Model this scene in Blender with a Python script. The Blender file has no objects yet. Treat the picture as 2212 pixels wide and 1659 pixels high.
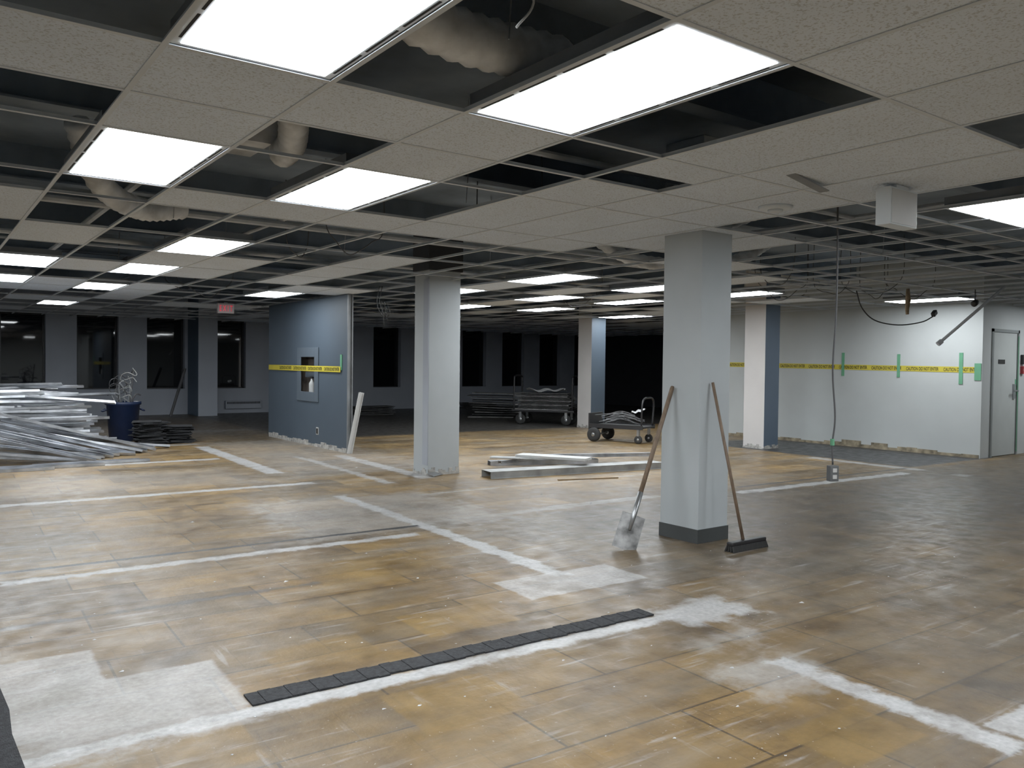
import bpy, bmesh, math, random
from mathutils import Matrix, Vector
random.seed(7)
C = bpy.context.scene.collection
# ------------------------------------------------------------------ camera
F=1760.0; TH=math.radians(36.4); PITCH=0.0233; ROLL=0.0115; EYE=1.39; CZ=2.46
Rm=(Matrix.Rotation(-TH,3,'Z')@Matrix.Rotation(math.pi/2-PITCH,3,'X')@Matrix.Rotation(ROLL,3,'Z'))
S_,C_=math.sin(TH),math.cos(TH)
cam=bpy.data.cameras.new('camera'); cam.sensor_width=36; cam.lens=36*F/2212; cam.clip_start=.05
co=bpy.data.objects.new('camera',cam); C.objects.link(co)
co.matrix_world=Matrix.Translation((0,0,EYE))@Rm.to_4x4()
bpy.context.scene.camera=co
O=Vector((0,0,EYE))
def ray(px,py): return Rm@Vector(((px-1106)/F,-(py-829.5)/F,-1))
def fl(px,py,z=0.0):
    d=ray(px,py); return O+d*((z-EYE)/d.z)
def onx(px,py,X):
    d=ray(px,py); return O+d*(X/d.x)
def ony(px,py,Y):
    d=ray(px,py); return O+d*(Y/d.y)
def dep(px,py,Z):
    d=ray(px,py); return O+d*(Z/(d.x*S_+d.y*C_))
# ------------------------------------------------------------------ materials
def newmat(name):
    m=bpy.data.materials.new(name); m.use_nodes=True; nt=m.node_tree; nt.nodes.clear()
    out=nt.nodes.new('ShaderNodeOutputMaterial'); b=nt.nodes.new('ShaderNodeBsdfPrincipled')
    nt.links.new(b.outputs[0],out.inputs[0]); return m,nt,b
def mat(name,col,rough=.6,metal=0.,var=.1,scale=4.,bump=0.,bscale=60.,emit=0.,stretch=None):
    m,nt,b=newmat(name); N=nt.nodes.new; L=nt.links.new
    g=N('ShaderNodeNewGeometry'); n=N('ShaderNodeTexNoise'); n.inputs['Scale'].default_value=scale; n.inputs['Detail'].default_value=5
    src=g.outputs['Position']
    if stretch:
        mp=N('ShaderNodeMapping'); mp.inputs['Scale'].default_value=stretch; L(src,mp.inputs[0]); src=mp.outputs[0]
    L(src,n.inputs['Vector'])
    r=N('ShaderNodeValToRGB'); r.color_ramp.elements[0].position=.3; r.color_ramp.elements[1].position=.7
    r.color_ramp.elements[0].color=[max(0,c*(1-var)) for c in col]+[1]; r.color_ramp.elements[1].color=[min(1,c*(1+var)) for c in col]+[1]
    L(n.outputs['Fac'],r.inputs[0]); L(r.outputs[0],b.inputs['Base Color'])
    b.inputs['Roughness'].default_value=rough; b.inputs['Metallic'].default_value=metal
    if bump:
        n2=N('ShaderNodeTexNoise'); n2.inputs['Scale'].default_value=bscale; L(src,n2.inputs['Vector'])
        bp=N('ShaderNodeBump'); bp.inputs['Strength'].default_value=bump; bp.inputs['Distance'].default_value=.01
        L(n2.outputs['Fac'],bp.inputs['Height']); L(bp.outputs[0],b.inputs['Normal'])
    if emit:
        b.inputs['Emission Color'].default_value=list(col)+[1]; b.inputs['Emission Strength'].default_value=emit
    return m
M={}
M['wall']=mat('pale_wall_paint',(.50,.53,.53),.7,var=.05,scale=1.5)
M['farwall']=mat('far_wall_paint',(.36,.39,.45),.7,var=.06,scale=1.5)
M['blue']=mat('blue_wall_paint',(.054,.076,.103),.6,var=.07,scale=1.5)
M['colblue']=mat('column_blue_paint',(.085,.12,.17),.6,var=.07,scale=1.5)
M['cabgrey']=mat('grey_blue_enamel',(.075,.098,.125),.55,var=.06,scale=3)
M['column']=mat('column_paint',(.43,.465,.485),.65,var=.05,scale=2)
M['cream']=mat('cream_paint',(.58,.56,.55),.7,var=.05,scale=2)
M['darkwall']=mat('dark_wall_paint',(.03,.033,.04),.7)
M['plaster']=mat('torn_plaster',(.36,.35,.33),.9,var=.5,scale=14,bump=.6)
M['residue']=mat('yellow_glue_residue',(.28,.235,.16),.9,var=.6,scale=9,bump=.8,bscale=30)
M['vinylbase']=mat('dark_vinyl_base',(.045,.05,.052),.5)
M['grid']=mat('painted_tee',(.60,.64,.68),.5,var=.05)
M['deck']=mat('dark_deck',(.19,.235,.29),.9,var=.4,scale=1.2)
M['beam']=mat('dusty_beam',(.17,.21,.26),.8,var=.3,scale=2)
M['housing']=mat('white_enamel',(.64,.69,.73),.4,var=.04)
M['shell']=mat('grey_fixture_shell',(.14,.155,.175),.6,var=.15)
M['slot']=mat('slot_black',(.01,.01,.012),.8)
M['lens']=mat('lit_lens',(.92,.97,1.),.4,var=0.,emit=20.)
M['galv']=mat('galvanised_steel',(.48,.50,.535),.33,metal=.85,var=.5,scale=4)
M['edge']=mat('dull_steel_edge',(.20,.21,.22),.5,metal=.3,var=.2,scale=5)
M['foil']=mat('foil_duct',(.62,.64,.66),.45,metal=.1,var=.3,scale=8)
M['conduit']=mat('grey_conduit',(.42,.45,.48),.5,metal=.0,var=.2,scale=5)
M['black']=mat('black_paint',(.012,.012,.014),.45)
M['rubber']=mat('black_rubber',(.015,.015,.015),.8)
M['wood']=mat('worn_wood',(.15,.10,.065),.6,var=.3,scale=10,stretch=(6,6,1))
M['palewood']=mat('pale_wood',(.36,.26,.16),.7,var=.2,scale=10)
M['bin']=mat('blue_plastic',(.009,.02,.062),.45,var=.15)
M['carpet']=mat('charcoal_carpet',(.020,.021,.024),.95,var=.6,scale=60,bump=.6,bscale=200)
M['white']=mat('white_board',(.52,.52,.51),.6,var=.06)
M['offwhite']=mat('old_board',(.28,.28,.275),.7,var=.5,scale=7)
M['greyboard']=mat('dark_old_board',(.09,.09,.09),.8,var=.4,scale=7)
M['trough']=mat('worn_grey_enamel',(.34,.35,.35),.5,var=.3,scale=5)
M['yellow']=mat('yellow_tape',(.60,.50,.04),.5,var=.08)
M['ink']=mat('black_ink',(.008,.008,.008),.6)
M['green']=mat('green_tape',(.11,.34,.19),.6,var=.1)
M['red']=mat('red_plastic',(.30,.02,.025),.4)
M['exitred']=mat('lit_red_letters',(.80,.05,.08),.4,var=0,emit=.35)
M['exitface']=mat('pale_exit_face',(.55,.48,.49),.5,var=.03)
M['door']=mat('door_paint',(.46,.49,.48),.5,var=.04)
M['frame']=mat('door_frame_paint',(.22,.24,.24),.5,var=.04)
M['steel']=mat('steel',(.35,.36,.37),.35,metal=.9)
M['rodgrey']=mat('grey_rod',(.55,.57,.60),.5,metal=.0)
M['blade']=mat('worn_blade',(.24,.24,.24),.5,metal=.35,var=.7,scale=11)
M['greybox']=mat('grey_box',(.10,.105,.11),.5)
M['cord']=mat('grey_cord',(.07,.07,.075),.6)
M['brown']=mat('brown_panel',(.07,.058,.05),.8,var=.3)
M['foam']=mat('spray_foam',(.30,.22,.14),.9,var=.4,scale=20,bump=.8)
M['paper']=mat('white_sheet',(.50,.51,.52),.7,var=.05)
def glass():
    m,nt,b=newmat('night_window_glass'); n=nt.nodes.new('ShaderNodeTexNoise'); n.inputs['Scale'].default_value=.8
    r=nt.nodes.new('ShaderNodeValToRGB'); r.color_ramp.elements[0].color=(.004,.005,.007,1); r.color_ramp.elements[1].color=(.010,.012,.015,1)
    nt.links.new(n.outputs['Fac'],r.inputs[0]); nt.links.new(r.outputs[0],b.inputs['Base Color'])
    b.inputs['Roughness'].default_value=.03; return m
M['glass']=glass()
def tilemat():
    m,nt,b=newmat('speckled_ceiling_tile'); N=nt.nodes.new; L=nt.links.new
    g=N('ShaderNodeNewGeometry'); n=N('ShaderNodeTexNoise'); n.inputs['Scale'].default_value=1.3; n.inputs['Detail'].default_value=3
    L(g.outputs['Position'],n.inputs['Vector'])
    r=N('ShaderNodeValToRGB'); r.color_ramp.elements[0].position=.3; r.color_ramp.elements[0].color=(.665,.73,.81,1); r.color_ramp.elements[1].position=.7; r.color_ramp.elements[1].color=(.745,.82,.92,1)
    L(n.outputs['Fac'],r.inputs[0])
    v=N('ShaderNodeTexNoise'); v.inputs['Scale'].default_value=110; v.inputs['Detail'].default_value=2; L(g.outputs['Position'],v.inputs['Vector'])
    r2=N('ShaderNodeValToRGB'); r2.color_ramp.elements[0].position=.36; r2.color_ramp.elements[0].color=(.7,.68,.65,1); r2.color_ramp.elements[1].position=.46; r2.color_ramp.elements[1].color=(1,1,1,1)
    L(v.outputs['Fac'],r2.inputs[0])
    mx=N('ShaderNodeMix'); mx.data_type='RGBA'; mx.blend_type='MULTIPLY'; mx.inputs[0].default_value=1
    L(r.outputs[0],mx.inputs[6]); L(r2.outputs[0],mx.inputs[7]); L(mx.outputs[2],b.inputs['Base Color']); b.inputs['Roughness'].default_value=.9
    return m
M['tile']=tilemat()
# floor ------------------------------------------------------------------
AL=0.035
def uv(p): return (p.x*math.cos(AL)-p.y*math.sin(AL), p.x*math.sin(AL)+p.y*math.cos(AL))
RECT=[]; DARK=[]
def RL(p1,p2,w,s,dst=RECT,soft=.026,na=.085):
    a=uv(fl(*p1)); b=uv(fl(*p2)); v=(a[1]+b[1])/2
    dst.append((min(a[0],b[0]),max(a[0],b[0]),v-w/2,v+w/2,s,soft,na))
def LL(p1,p2,w,s,dst=RECT,soft=.026,na=.10):
    a=uv(fl(*p1)); b=uv(fl(*p2)); u=(a[0]+b[0])/2
    dst.append((u-w/2,u+w/2,min(a[1],b[1]),max(a[1],b[1]),s,soft,na))
def PT(pts,s,dst=RECT,soft=.014,na=.03):
    q=[uv(fl(*p)) for p in pts]
    dst.append((min(a[0] for a in q),max(a[0] for a in q),min(a[1] for a in q),max(a[1] for a in q),s,soft,na))
RL((20,1628),(1500,1338),.11,1.0)
RL((0,1260),(905,1155),.10,1.0)
RL((905,1130),(1430,1072),.11,.55)
RL((0,1093),(680,1043),.14,1.0)
RL((0,1018),(470,990),.17,1.0)
RL((100,968),(440,964),.2,.8,soft=.05,na=.1)
RL((1590,1064),(1960,1022),.15,1.0)
RL((1960,1015),(2212,1040),.2,.6)
LL((735,1070),(1215,1245),.14,1.0)
LL((1650,1430),(2212,1605),.14,1.0)
LL((430,965),(600,1022),.22,1.0)
LL((650,985),(830,1045),.12,.8,na=.16)
LL((760,982),(890,1035),.2,.9)
LL((1780,985),(1960,1020),.2,.8)
PT([(1070,1258),(1310,1220),(1390,1250),(1150,1295)],.60)
PT([(1400,1320),(1580,1302),(1500,1352)],.85,na=.18,soft=.06)
PT([(-80,1450),(190,1405),(225,1468),(-80,1640)],.60)
PT([(60,1500),(460,1428),(528,1515),(300,1575)],.58)
PT([(20,1590),(500,1520),(560,1555),(60,1640)],.5,na=.15,soft=.05)
PT([(2130,1570),(2260,1500),(2260,1600)],.9,na=.06)
PT([(1560,1450),(1700,1420),(1800,1470),(1660,1500)],.5,na=.25,soft=.10)
PT([(1500,1385),(1640,1370),(1500,1400)],.4,na=.25,soft=.12)
PT([(560,1110),(900,1060),(1100,1120),(700,1160)],.40,na=.35,soft=.18)
PT([(0,1040),(480,1010),(560,1040),(0,1075)],.26,na=.5,soft=.25)
PT([(480,955),(700,950),(900,1000),(640,1030)],.28,na=.6,soft=.3)
RL((400,935),(580,925),.5,.6,soft=.1,na=.3)
RL((1150,1088),(1430,1078),.06,.7)
RL((880,1060),(1440,1030),.06,.6)
RL((640,1000),(880,985),.06,.6)
RL((0,1238),(905,1136),.06,1.0,DARK,.012,.04)
RL((0,1352),(700,1264),.05,.7,DARK,.02,.08)
RL((0,1128),(480,1086),.05,.6,DARK,.02,.08)
RL((1590,1052),(1960,1012),.06,.95,DARK,.015,.03)
PT([(1690,945),(1690,978),(2085,996),(2000,1000)],1.0,DARK,.05,.1)
WARM=[]
PT([(870,1330),(1040,1300),(1120,1335),(930,1378)],.8,WARM,.01,.015)
PT([(840,1500),(1050,1462),(1140,1530),(900,1570)],.8,WARM,.01,.015)
PT([(290,1600),(520,1560),(560,1640),(320,1690)],.7,WARM,.01,.015)
PT([(560,1410),(760,1375),(830,1410),(620,1450)],.5,WARM,.01,.015)
PT([(1690,1580),(1880,1540),(2000,1590),(1800,1640)],.7,WARM,.01,.015)
PT([(640,1230),(900,1190),(980,1225),(720,1265)],.5,WARM,.01,.02)
def floormat():
    m,nt,b=newmat('stripped_floor'); N=nt.nodes.new; L=nt.links.new
    def math_(op,a,bv=None,cl=False):
        n=N('ShaderNodeMath'); n.operation=op; n.use_clamp=cl
        for i,x in enumerate((a,bv)):
            if x is None: continue
            if isinstance(x,(int,float)): n.inputs[i].default_value=x
            else: L(x,n.inputs[i])
        return n.outputs[0]
    def noise(vec,sc,det=4,rough=.55):
        n=N('ShaderNodeTexNoise'); n.inputs['Scale'].default_value=sc; n.inputs['Detail'].default_value=det; n.inputs['Roughness'].default_value=rough; L(vec,n.inputs['Vector']); return n.outputs['Fac']
    def ramp(f,a,bb,p0=.3,p1=.7):
        r=N('ShaderNodeValToRGB'); r.color_ramp.elements[0].position=p0; r.color_ramp.elements[1].position=p1
        r.color_ramp.elements[0].color=list(a)+[1]; r.color_ramp.elements[1].color=list(bb)+[1]; L(f,r.inputs[0]); return r.outputs[0]
    def mix(f,a,bb,bt='MIX'):
        n=N('ShaderNodeMix'); n.data_type='RGBA'; n.blend_type=bt
        for i,x in ((0,f),(6,a),(7,bb)):
            if isinstance(x,(int,float)): n.inputs[i].default_value=x
            elif isinstance(x,tuple): n.inputs[i].default_value=list(x)+[1]
            else: L(x,n.inputs[i])
        return n.outputs[2]
    def mrange(v,a,bb,t0=0.,t1=1.):
        f=N('ShaderNodeMapRange'); f.inputs['From Min'].default_value=a; f.inputs['From Max'].default_value=bb; f.inputs['To Min'].default_value=t0; f.inputs['To Max'].default_value=t1; L(v,f.inputs[0]); return f.outputs[0]
    def scaled(sc):
        st=N('ShaderNodeMapping'); st.inputs['Scale'].default_value=sc; L(P,st.inputs[0]); return st.outputs[0]
    g=N('ShaderNodeNewGeometry'); mp=N('ShaderNodeMapping'); mp.inputs['Rotation'].default_value=(0,0,AL); L(g.outputs['Position'],mp.inputs[0]); P=mp.outputs[0]
    n1=noise(P,1.9,6,.6); n2=noise(P,7,5); n3=noise(scaled((.35,2.2,1)),1.6,6,.6); n4=noise(P,38,3); n5=noise(P,.45,3); n6=noise(P,3.3,7,.65)
    scf=noise(scaled((.9,9,1)),2.2,5,.6); scf2=noise(scaled((8,.8,1)),2.0,5,.6)
    sx=N('ShaderNodeSeparateXYZ'); L(P,sx.inputs[0]); U,V=sx.outputs[0],sx.outputs[1]
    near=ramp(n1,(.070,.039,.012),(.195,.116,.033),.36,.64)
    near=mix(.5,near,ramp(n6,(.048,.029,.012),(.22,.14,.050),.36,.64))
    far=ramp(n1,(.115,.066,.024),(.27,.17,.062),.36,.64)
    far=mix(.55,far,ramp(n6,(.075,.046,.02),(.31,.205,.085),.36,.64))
    base=mix(mrange(V,4.8,7.5),near,far)  # lighter from mid room on; brightness boost put into the base colour
    br=N('ShaderNodeTexBrick'); br.offset=.37; br.inputs['Scale'].default_value=1; br.inputs['Brick Width'].default_value=.92; br.inputs['Row Height'].default_value=.46
    br.inputs['Mortar Size'].default_value=.007; br.inputs['Mortar Smooth'].default_value=.3
    br.inputs['Color1'].default_value=(.50,.50,.52,1); br.inputs['Color2'].default_value=(1.2,1.16,1.02,1); br.inputs['Mortar'].default_value=(.28,.26,.24,1); br.inputs['Bias'].default_value=.1
    L(P,br.inputs['Vector']); base=mix(.95,base,br.outputs['Color'],'MULTIPLY')
    b2=N('ShaderNodeTexBrick'); b2.offset=.5; b2.inputs['Scale'].default_value=1; b2.inputs['Brick Width'].default_value=.31; b2.inputs['Row Height'].default_value=.305
    b2.inputs['Mortar Size'].default_value=.003; b2.inputs['Color1'].default_value=(.8,.8,.8,1); b2.inputs['Color2'].default_value=(1.1,1.1,1.1,1); b2.inputs['Mortar'].default_value=(.5,.5,.5,1); L(P,b2.inputs['Vector'])
    base=mix(.4,base,b2.outputs['Color'],'MULTIPLY')
    film=math_('MULTIPLY',ramp(n3,(0,0,0),(1,1,1),.42,.70),ramp(n5,(.35,.35,.35),(1,1,1),.35,.62))
    base=mix(math_('MULTIPLY',film,.52),base,(.25,.235,.205))
    sepn=math_('SUBTRACT',n2,.5); sepf=math_('SUBTRACT',n4,.5); sep1=math_('SUBTRACT',n1,.5)
    def masks(lst):
        acc=None
        for (u0,u1,v0,v1,s,soft,na) in lst:
            a=N('ShaderNodeVectorMath'); a.operation='SUBTRACT'; L(P,a.inputs[0]); a.inputs[1].default_value=((u0+u1)/2,(v0+v1)/2,0)
            ab=N('ShaderNodeVectorMath'); ab.operation='ABSOLUTE'; L(a.outputs[0],ab.inputs[0])
            sb=N('ShaderNodeVectorMath'); sb.operation='SUBTRACT'; L(ab.outputs[0],sb.inputs[0]); sb.inputs[1].default_value=((u1-u0)/2,(v1-v0)/2,0)
            sp=N('ShaderNodeSeparateXYZ'); L(sb.outputs[0],sp.inputs[0])
            d=math_('MAXIMUM',sp.outputs[0],sp.outputs[1]); d=math_('ADD',d,math_('MULTIPLY',sepn,na*1.6)); d=math_('ADD',d,math_('MULTIPLY',sepf,na*.7))
            r=N('ShaderNodeMapRange'); r.interpolation_type='SMOOTHSTEP'; r.inputs['From Min'].default_value=soft; r.inputs['From Max'].default_value=-soft; r.inputs['To Min'].default_value=0; r.inputs['To Max'].default_value=s; L(d,r.inputs[0])
            acc=r.outputs[0] if acc is None else math_('MAXIMUM',acc,r.outputs[0])
        return acc
    base=mix(masks(WARM),base,ramp(n6,(.11,.062,.012),(.215,.13,.036),.35,.65))
    gr=math_('MULTIPLY',mrange(math_('ADD',U,math_('MULTIPLY',sep1,3.0)),2.9,5.2),mrange(V,6.22,6.08))
    gr=math_('MULTIPLY',gr,mrange(V,1.2,4.2,.35,1.))
    base=mix(math_('MULTIPLY',gr,.72),base,ramp(n6,(.030,.022,.014),(.105,.080,.052),.35,.65))  # right foreground darkened: grime plus missing lamp light, both in the colour
    sc=math_('MULTIPLY',ramp(scf,(0,0,0),(1,1,1),.57,.66),ramp(n1,(0,0,0),(1,1,1),.42,.58)); base=mix(math_('MULTIPLY',sc,.48),base,(.34,.33,.32))
    sc=math_('MULTIPLY',ramp(scf2,(0,0,0),(1,1,1),.62,.70),ramp(n6,(0,0,0),(1,1,1),.46,.6)); base=mix(math_('MULTIPLY',sc,.42),base,(.34,.33,.32))
    ds=math_('MULTIPLY',masks(RECT),ramp(n6,(.55,.55,.55),(1,1,1),.34,.52))
    base=mix(ds,base,ramp(n4,(.32,.32,.32),(.48,.48,.48)))
    base=mix(masks(DARK),base,ramp(n4,(.018,.018,.02),(.05,.05,.053)))
    sp=math_('MULTIPLY',ramp(noise(P,48,2),(0,0,0),(1,1,1),.69,.72),ramp(n5,(0,0,0),(1,1,1),.40,.58)); base=mix(math_('MULTIPLY',sp,.55),base,(.45,.45,.44))
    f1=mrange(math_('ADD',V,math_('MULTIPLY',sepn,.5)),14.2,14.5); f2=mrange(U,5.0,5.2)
    base=mix(math_('MULTIPLY',f1,f2),base,(.03,.028,.026))  # far floor darkened: dark carpet and low light put into one colour
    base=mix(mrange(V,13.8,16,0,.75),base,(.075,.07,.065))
    L(base,b.inputs['Base Color'])
    L(ramp(n2,(.32,)*3,(.56,)*3),b.inputs['Roughness'])
    bp=N('ShaderNodeBump'); bp.inputs['Strength'].default_value=.25; bp.inputs['Distance'].default_value=.006; L(n4,bp.inputs['Height']); L(bp.outputs[0],b.inputs['Normal'])
    return m
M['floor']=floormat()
# ------------------------------------------------------------------ mesh builder
class MB:
    def __init__(s): s.bm=bmesh.new()
    def box(s,c,sz,rot=None,mi=0):
        r=bmesh.ops.create_cube(s.bm,size=1)
        for v in r['verts']:
            p=Vector((v.co.x*sz[0],v.co.y*sz[1],v.co.z*sz[2]))
            if rot is not None: p=rot@p
            v.co=p+Vector(c)
        if mi:
            for f in {f for v in r['verts'] for f in v.link_faces}: f.material_index=mi
        return s
    def bb(s,x0,x1,y0,y1,z0,z1,mi=0): return s.box(((x0+x1)/2,(y0+y1)/2,(z0+z1)/2),(x1-x0,y1-y0,z1-z0),None,mi)
    def tube(s,pts,r,seg=8):
        pts=[Vector(p) for p in pts]; n=len(pts); rs=r if isinstance(r,(list,tuple)) else [r]*n
        rings=[]; up=None
        for i in range(n):
            t=(pts[min(i+1,n-1)]-pts[max(i-1,0)]).normalized()
            if up is None: up=t.orthogonal().normalized()
            up=(up-t*up.dot(t)); up=up.normalized() if up.length>1e-6 else t.orthogonal().normalized()
            w=t.cross(up)
            rings.append([s.bm.verts.new(pts[i]+(up*math.cos(2*math.pi*k/seg)+w*math.sin(2*math.pi*k/seg))*rs[i]) for k in range(seg)])
        for a,b in zip(rings,rings[1:]):
            for k in range(seg): s.bm.faces.new((a[k],a[(k+1)%seg],b[(k+1)%seg],b[k]))
        s.bm.faces.new(rings[0][::-1]); s.bm.faces.new(rings[-1]); return s
    def lathe(s,prof,seg=24,mtx=None):
        rings=[]
        for r,z in prof:
            ring=[]
            for k in range(seg):
                a=2*math.pi*k/seg; p=Vector((r*math.cos(a),r*math.sin(a),z))
                if mtx is not None: p=mtx@p
                ring.append(s.bm.verts.new(p))
            rings.append(ring)
        for a,b in zip(rings,rings[1:]):
            for k in range(seg): s.bm.faces.new((a[k],a[(k+1)%seg],b[(k+1)%seg],b[k]))
        s.bm.faces.new(rings[0][::-1]); s.bm.faces.new(rings[-1]); return s
    def prism(s,poly,axis,h0,h1):
        def q(a,b,h):
            return {'z':(a,b,h),'y':(a,h,b),'x':(h,a,b)}[axis]
        A=[s.bm.verts.new(q(a,b,h0)) for a,b in poly]; B=[s.bm.verts.new(q(a,b,h1)) for a,b in poly]; n=len(poly)
        for i in range(n): s.bm.faces.new((A[i],A[(i+1)%n],B[(i+1)%n],B[i]))
        s.bm.faces.new(A[::-1]); s.bm.faces.new(B); return s
    def build(s,name,ms,parent=None,smooth=False,bev=0):
        bmesh.ops.recalc_face_normals(s.bm,faces=s.bm.faces)
        me=bpy.data.meshes.new(name); s.bm.to_mesh(me); s.bm.free()
        for m in (ms if isinstance(ms,(list,tuple)) else [ms]): me.materials.append(M[m])
        if smooth:
            for p in me.polygons: p.use_smooth=True
        o=bpy.data.objects.new(name,me); C.objects.link(o)
        if parent: o.parent=parent
        if bev:
            md=o.modifiers.new('bevel','BEVEL'); md.width=bev; md.segments=2; md.limit_method='ANGLE'
        return o
def tag(o,label=None,cat=None,group=None,kind=None):
    if label: o['label']=label
    if cat: o['category']=cat
    if group: o['group']=group
    if kind: o['kind']=kind
    return o
def thing(name,label,cat,loc=(0,0,0),rz=0,group=None,kind=None):
    o=bpy.data.objects.new(name,None); C.objects.link(o); o.location=loc; o.rotation_euler=(0,0,rz); o.empty_display_size=.1
    return tag(o,label,cat,group,kind)
def dup(r,loc,rz=None,label=None,group=None):
    n=r.copy(); C.objects.link(n); n.location=loc
    if rz is not None: n.rotation_euler=(0,0,rz)
    if label: n['label']=label
    if group: n['group']=group
    for ch in list(r.children):
        c=ch.copy(); C.objects.link(c); c.parent=n
        for gch in list(ch.children):
            d=gch.copy(); C.objects.link(d); d.parent=c
    return n
def spline(pts,n=8):
    P=[Vector(p) for p in pts]; P=[P[0]*2-P[1]]+P+[P[-1]*2-P[-2]]; out=[]
    for i in range(1,len(P)-2):
        for k in range(n):
            t=k/n; a,b,c,d=P[i-1:i+3]
            out.append(.5*((2*b)+(c-a)*t+(2*a-5*b+4*c-d)*t*t+(3*b-a-3*c+d)*t**3))
    out.append(P[-2]); return out
TXT={}
def text_part(name,mat_,body,mtx,w,h,parent):
    if body not in TXT:
        cu=bpy.data.curves.new('t','FONT'); cu.body=body; cu.size=1; cu.offset=.018; ob=bpy.data.objects.new('t',cu); C.objects.link(ob)
        dg=bpy.context.evaluated_depsgraph_get(); dg.update(); me=bpy.data.meshes.new_from_object(ob.evaluated_get(dg)); bpy.data.objects.remove(ob); TXT[body]=me
    me=TXT[body].copy(); xs=[v.co.x for v in me.vertices]; ys=[v.co.y for v in me.vertices]
    x0,x1,y0,y1=min(xs),max(xs),min(ys),max(ys)
    for v in me.vertices: v.co=mtx@Vector(((v.co.x-(x0+x1)/2)/(x1-x0)*w,(v.co.y-(y0+y1)/2)/(y1-y0)*h,0))
    me.materials.clear(); me.materials.append(M[mat_])
    o=bpy.data.objects.new(name,me); C.objects.link(o); o.parent=parent
    return o
def face_mx(p): return Matrix.Translation(p)@Matrix(((0,0,-1,0),(-1,0,0,0),(0,1,0,0),(0,0,0,1)))
def face_my(p): return Matrix.Translation(p)@Matrix(((1,0,0,0),(0,0,-1,0),(0,1,0,0),(0,0,0,1)))
def struct(o): return tag(o,kind='structure')
# ------------------------------------------------------------------ shell
YW=22.3
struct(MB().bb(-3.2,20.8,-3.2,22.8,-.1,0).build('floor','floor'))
struct(MB().bb(-3.2,20.8,-3.2,22.8,3.2,3.3).build('ceiling','deck'))
struct(MB().bb(-3.2,-3,-3,22.3,0,3.2).build('wall_left','wall'))
struct(MB().bb(-3.2,16.7,-3.2,-3,0,3.2).build('wall_back','wall'))
struct(MB().bb(16.5,16.7,-3,5.93,0,3.2).build('wall_east','wall'))
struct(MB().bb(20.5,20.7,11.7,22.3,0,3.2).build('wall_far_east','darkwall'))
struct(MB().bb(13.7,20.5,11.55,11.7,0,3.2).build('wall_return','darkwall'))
WX=13.55
wr=struct(MB().bb(WX,WX+.15,5.93,11.7,0,3.2).build('wall_right','wall'))
mb=MB(); y=5.95
while y<11.5:
    l=random.uniform(.15,.5); h=random.uniform(.04,.12)
    mb.bb(WX-.012,WX,y,min(y+l,11.6),0,h); y+=l
struct(mb.build('baseboard_right','residue'))
dL=ony(2138,900,5.93).x; dR=ony(2196,900,5.93).x; dT=2.06
struct(MB().bb(WX+.15,dL,5.93,6.08,0,3.2).bb(dR,16.7,5.93,6.08,0,3.2).bb(dL,dR,5.93,6.08,dT,3.2).build('wall_door','wall'))
d=thing('door_1',None,None,(dL,5.93,0),0,None,'structure'); w=dR-dL
MB().bb(0,.05,-.02,.12,0,dT).bb(w-.05,w,-.02,.12,0,dT).bb(0,w,-.02,.12,dT-.05,dT).build('door_frame','frame',d)
MB().bb(.055,w-.055,.0,.045,.01,dT-.055).build('door_leaf','door',d)
MB().bb(w-.19,w-.11,-.02,.0,.93,1.17).tube([(w-.15,-.01,1.06),(w-.15,-.07,1.06),(w-.30,-.07,1.06)],.014).build('door_handle','steel',d)
MB().bb(.25,.48,-.008,.0,1.50,1.57).build('door_plate','ink',d)
MB().bb(w-.055,w-.035,-.026,-.02,.05,dT-.1).bb(w-.1,w-.06,-.004,0,1.0,1.25).build('latch_tape','green',d)
p=ony(2206,800,5.93); t=thing('fire_alarm_pull','red fire alarm pull station with black cover on the wall right of the door','fire alarm',(p.x,5.93,p.z))
MB().bb(-.05,.05,-.05,0,-.06,.07).build('body','red',t,bev=.006); MB().bb(-.04,.04,-.06,-.05,-.01,.025).build('handle','white',t); MB().bb(-.05,.05,-.045,0,.1,.26).build('cover','black',t,bev=.006)
wins=[(1.65+1.597*n,2.58+1.597*n) for n in range(-2,12)]
mb=MB().bb(-3,20.5,YW,YW+.3,0,.66).bb(-3,20.5,YW,YW+.3,2.5,3.2)
xs=[-3]+[v for wv in wins for v in wv]+[20.5]
for a,b in zip(xs[::2],xs[1::2]): mb.bb(a,b,YW,YW+.3,.66,2.5)
struct(mb.build('wall_far','farwall'))
for n,(a,b) in enumerate(wins):
    wd=thing('window_%d'%(n+1),None,None,((a+b)/2,YW+.2,.66),0,None,'structure'); hw=(b-a)/2
    MB().bb(-hw,hw,0,.03,0,1.84).build('pane','glass',wd)
    MB().bb(-hw,-hw+.04,-.03,0,0,1.84).bb(hw-.04,hw,-.03,0,0,1.84).bb(-hw,hw,-.03,0,0,.04).bb(-hw,hw,-.03,0,1.8,1.84).build('window_frame','black',wd)
    MB().bb(-hw,hw,-.22,-.03,-.0,.012).build('window_sill','farwall',wd)
PX=5.40; PT_=.075
pa=onx(645,755,PX); pb=onx(687,865,PX); cy0,cy1=pb.y,pa.y; cz0,cz1=pb.z,pa.z
y0=onx(749,975,PX).y; y1=onx(580,940,PX).y
struct(MB().bb(PX,PX+PT_,y0,cy0,0,CZ-.01).bb(PX,PX+PT_,cy1,y1,0,CZ-.01).bb(PX,PX+PT_,cy0,cy1,0,cz0).bb(PX,PX+PT_,cy0,cy1,cz1,CZ-.01).build('wall_partition','blue'))
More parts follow.
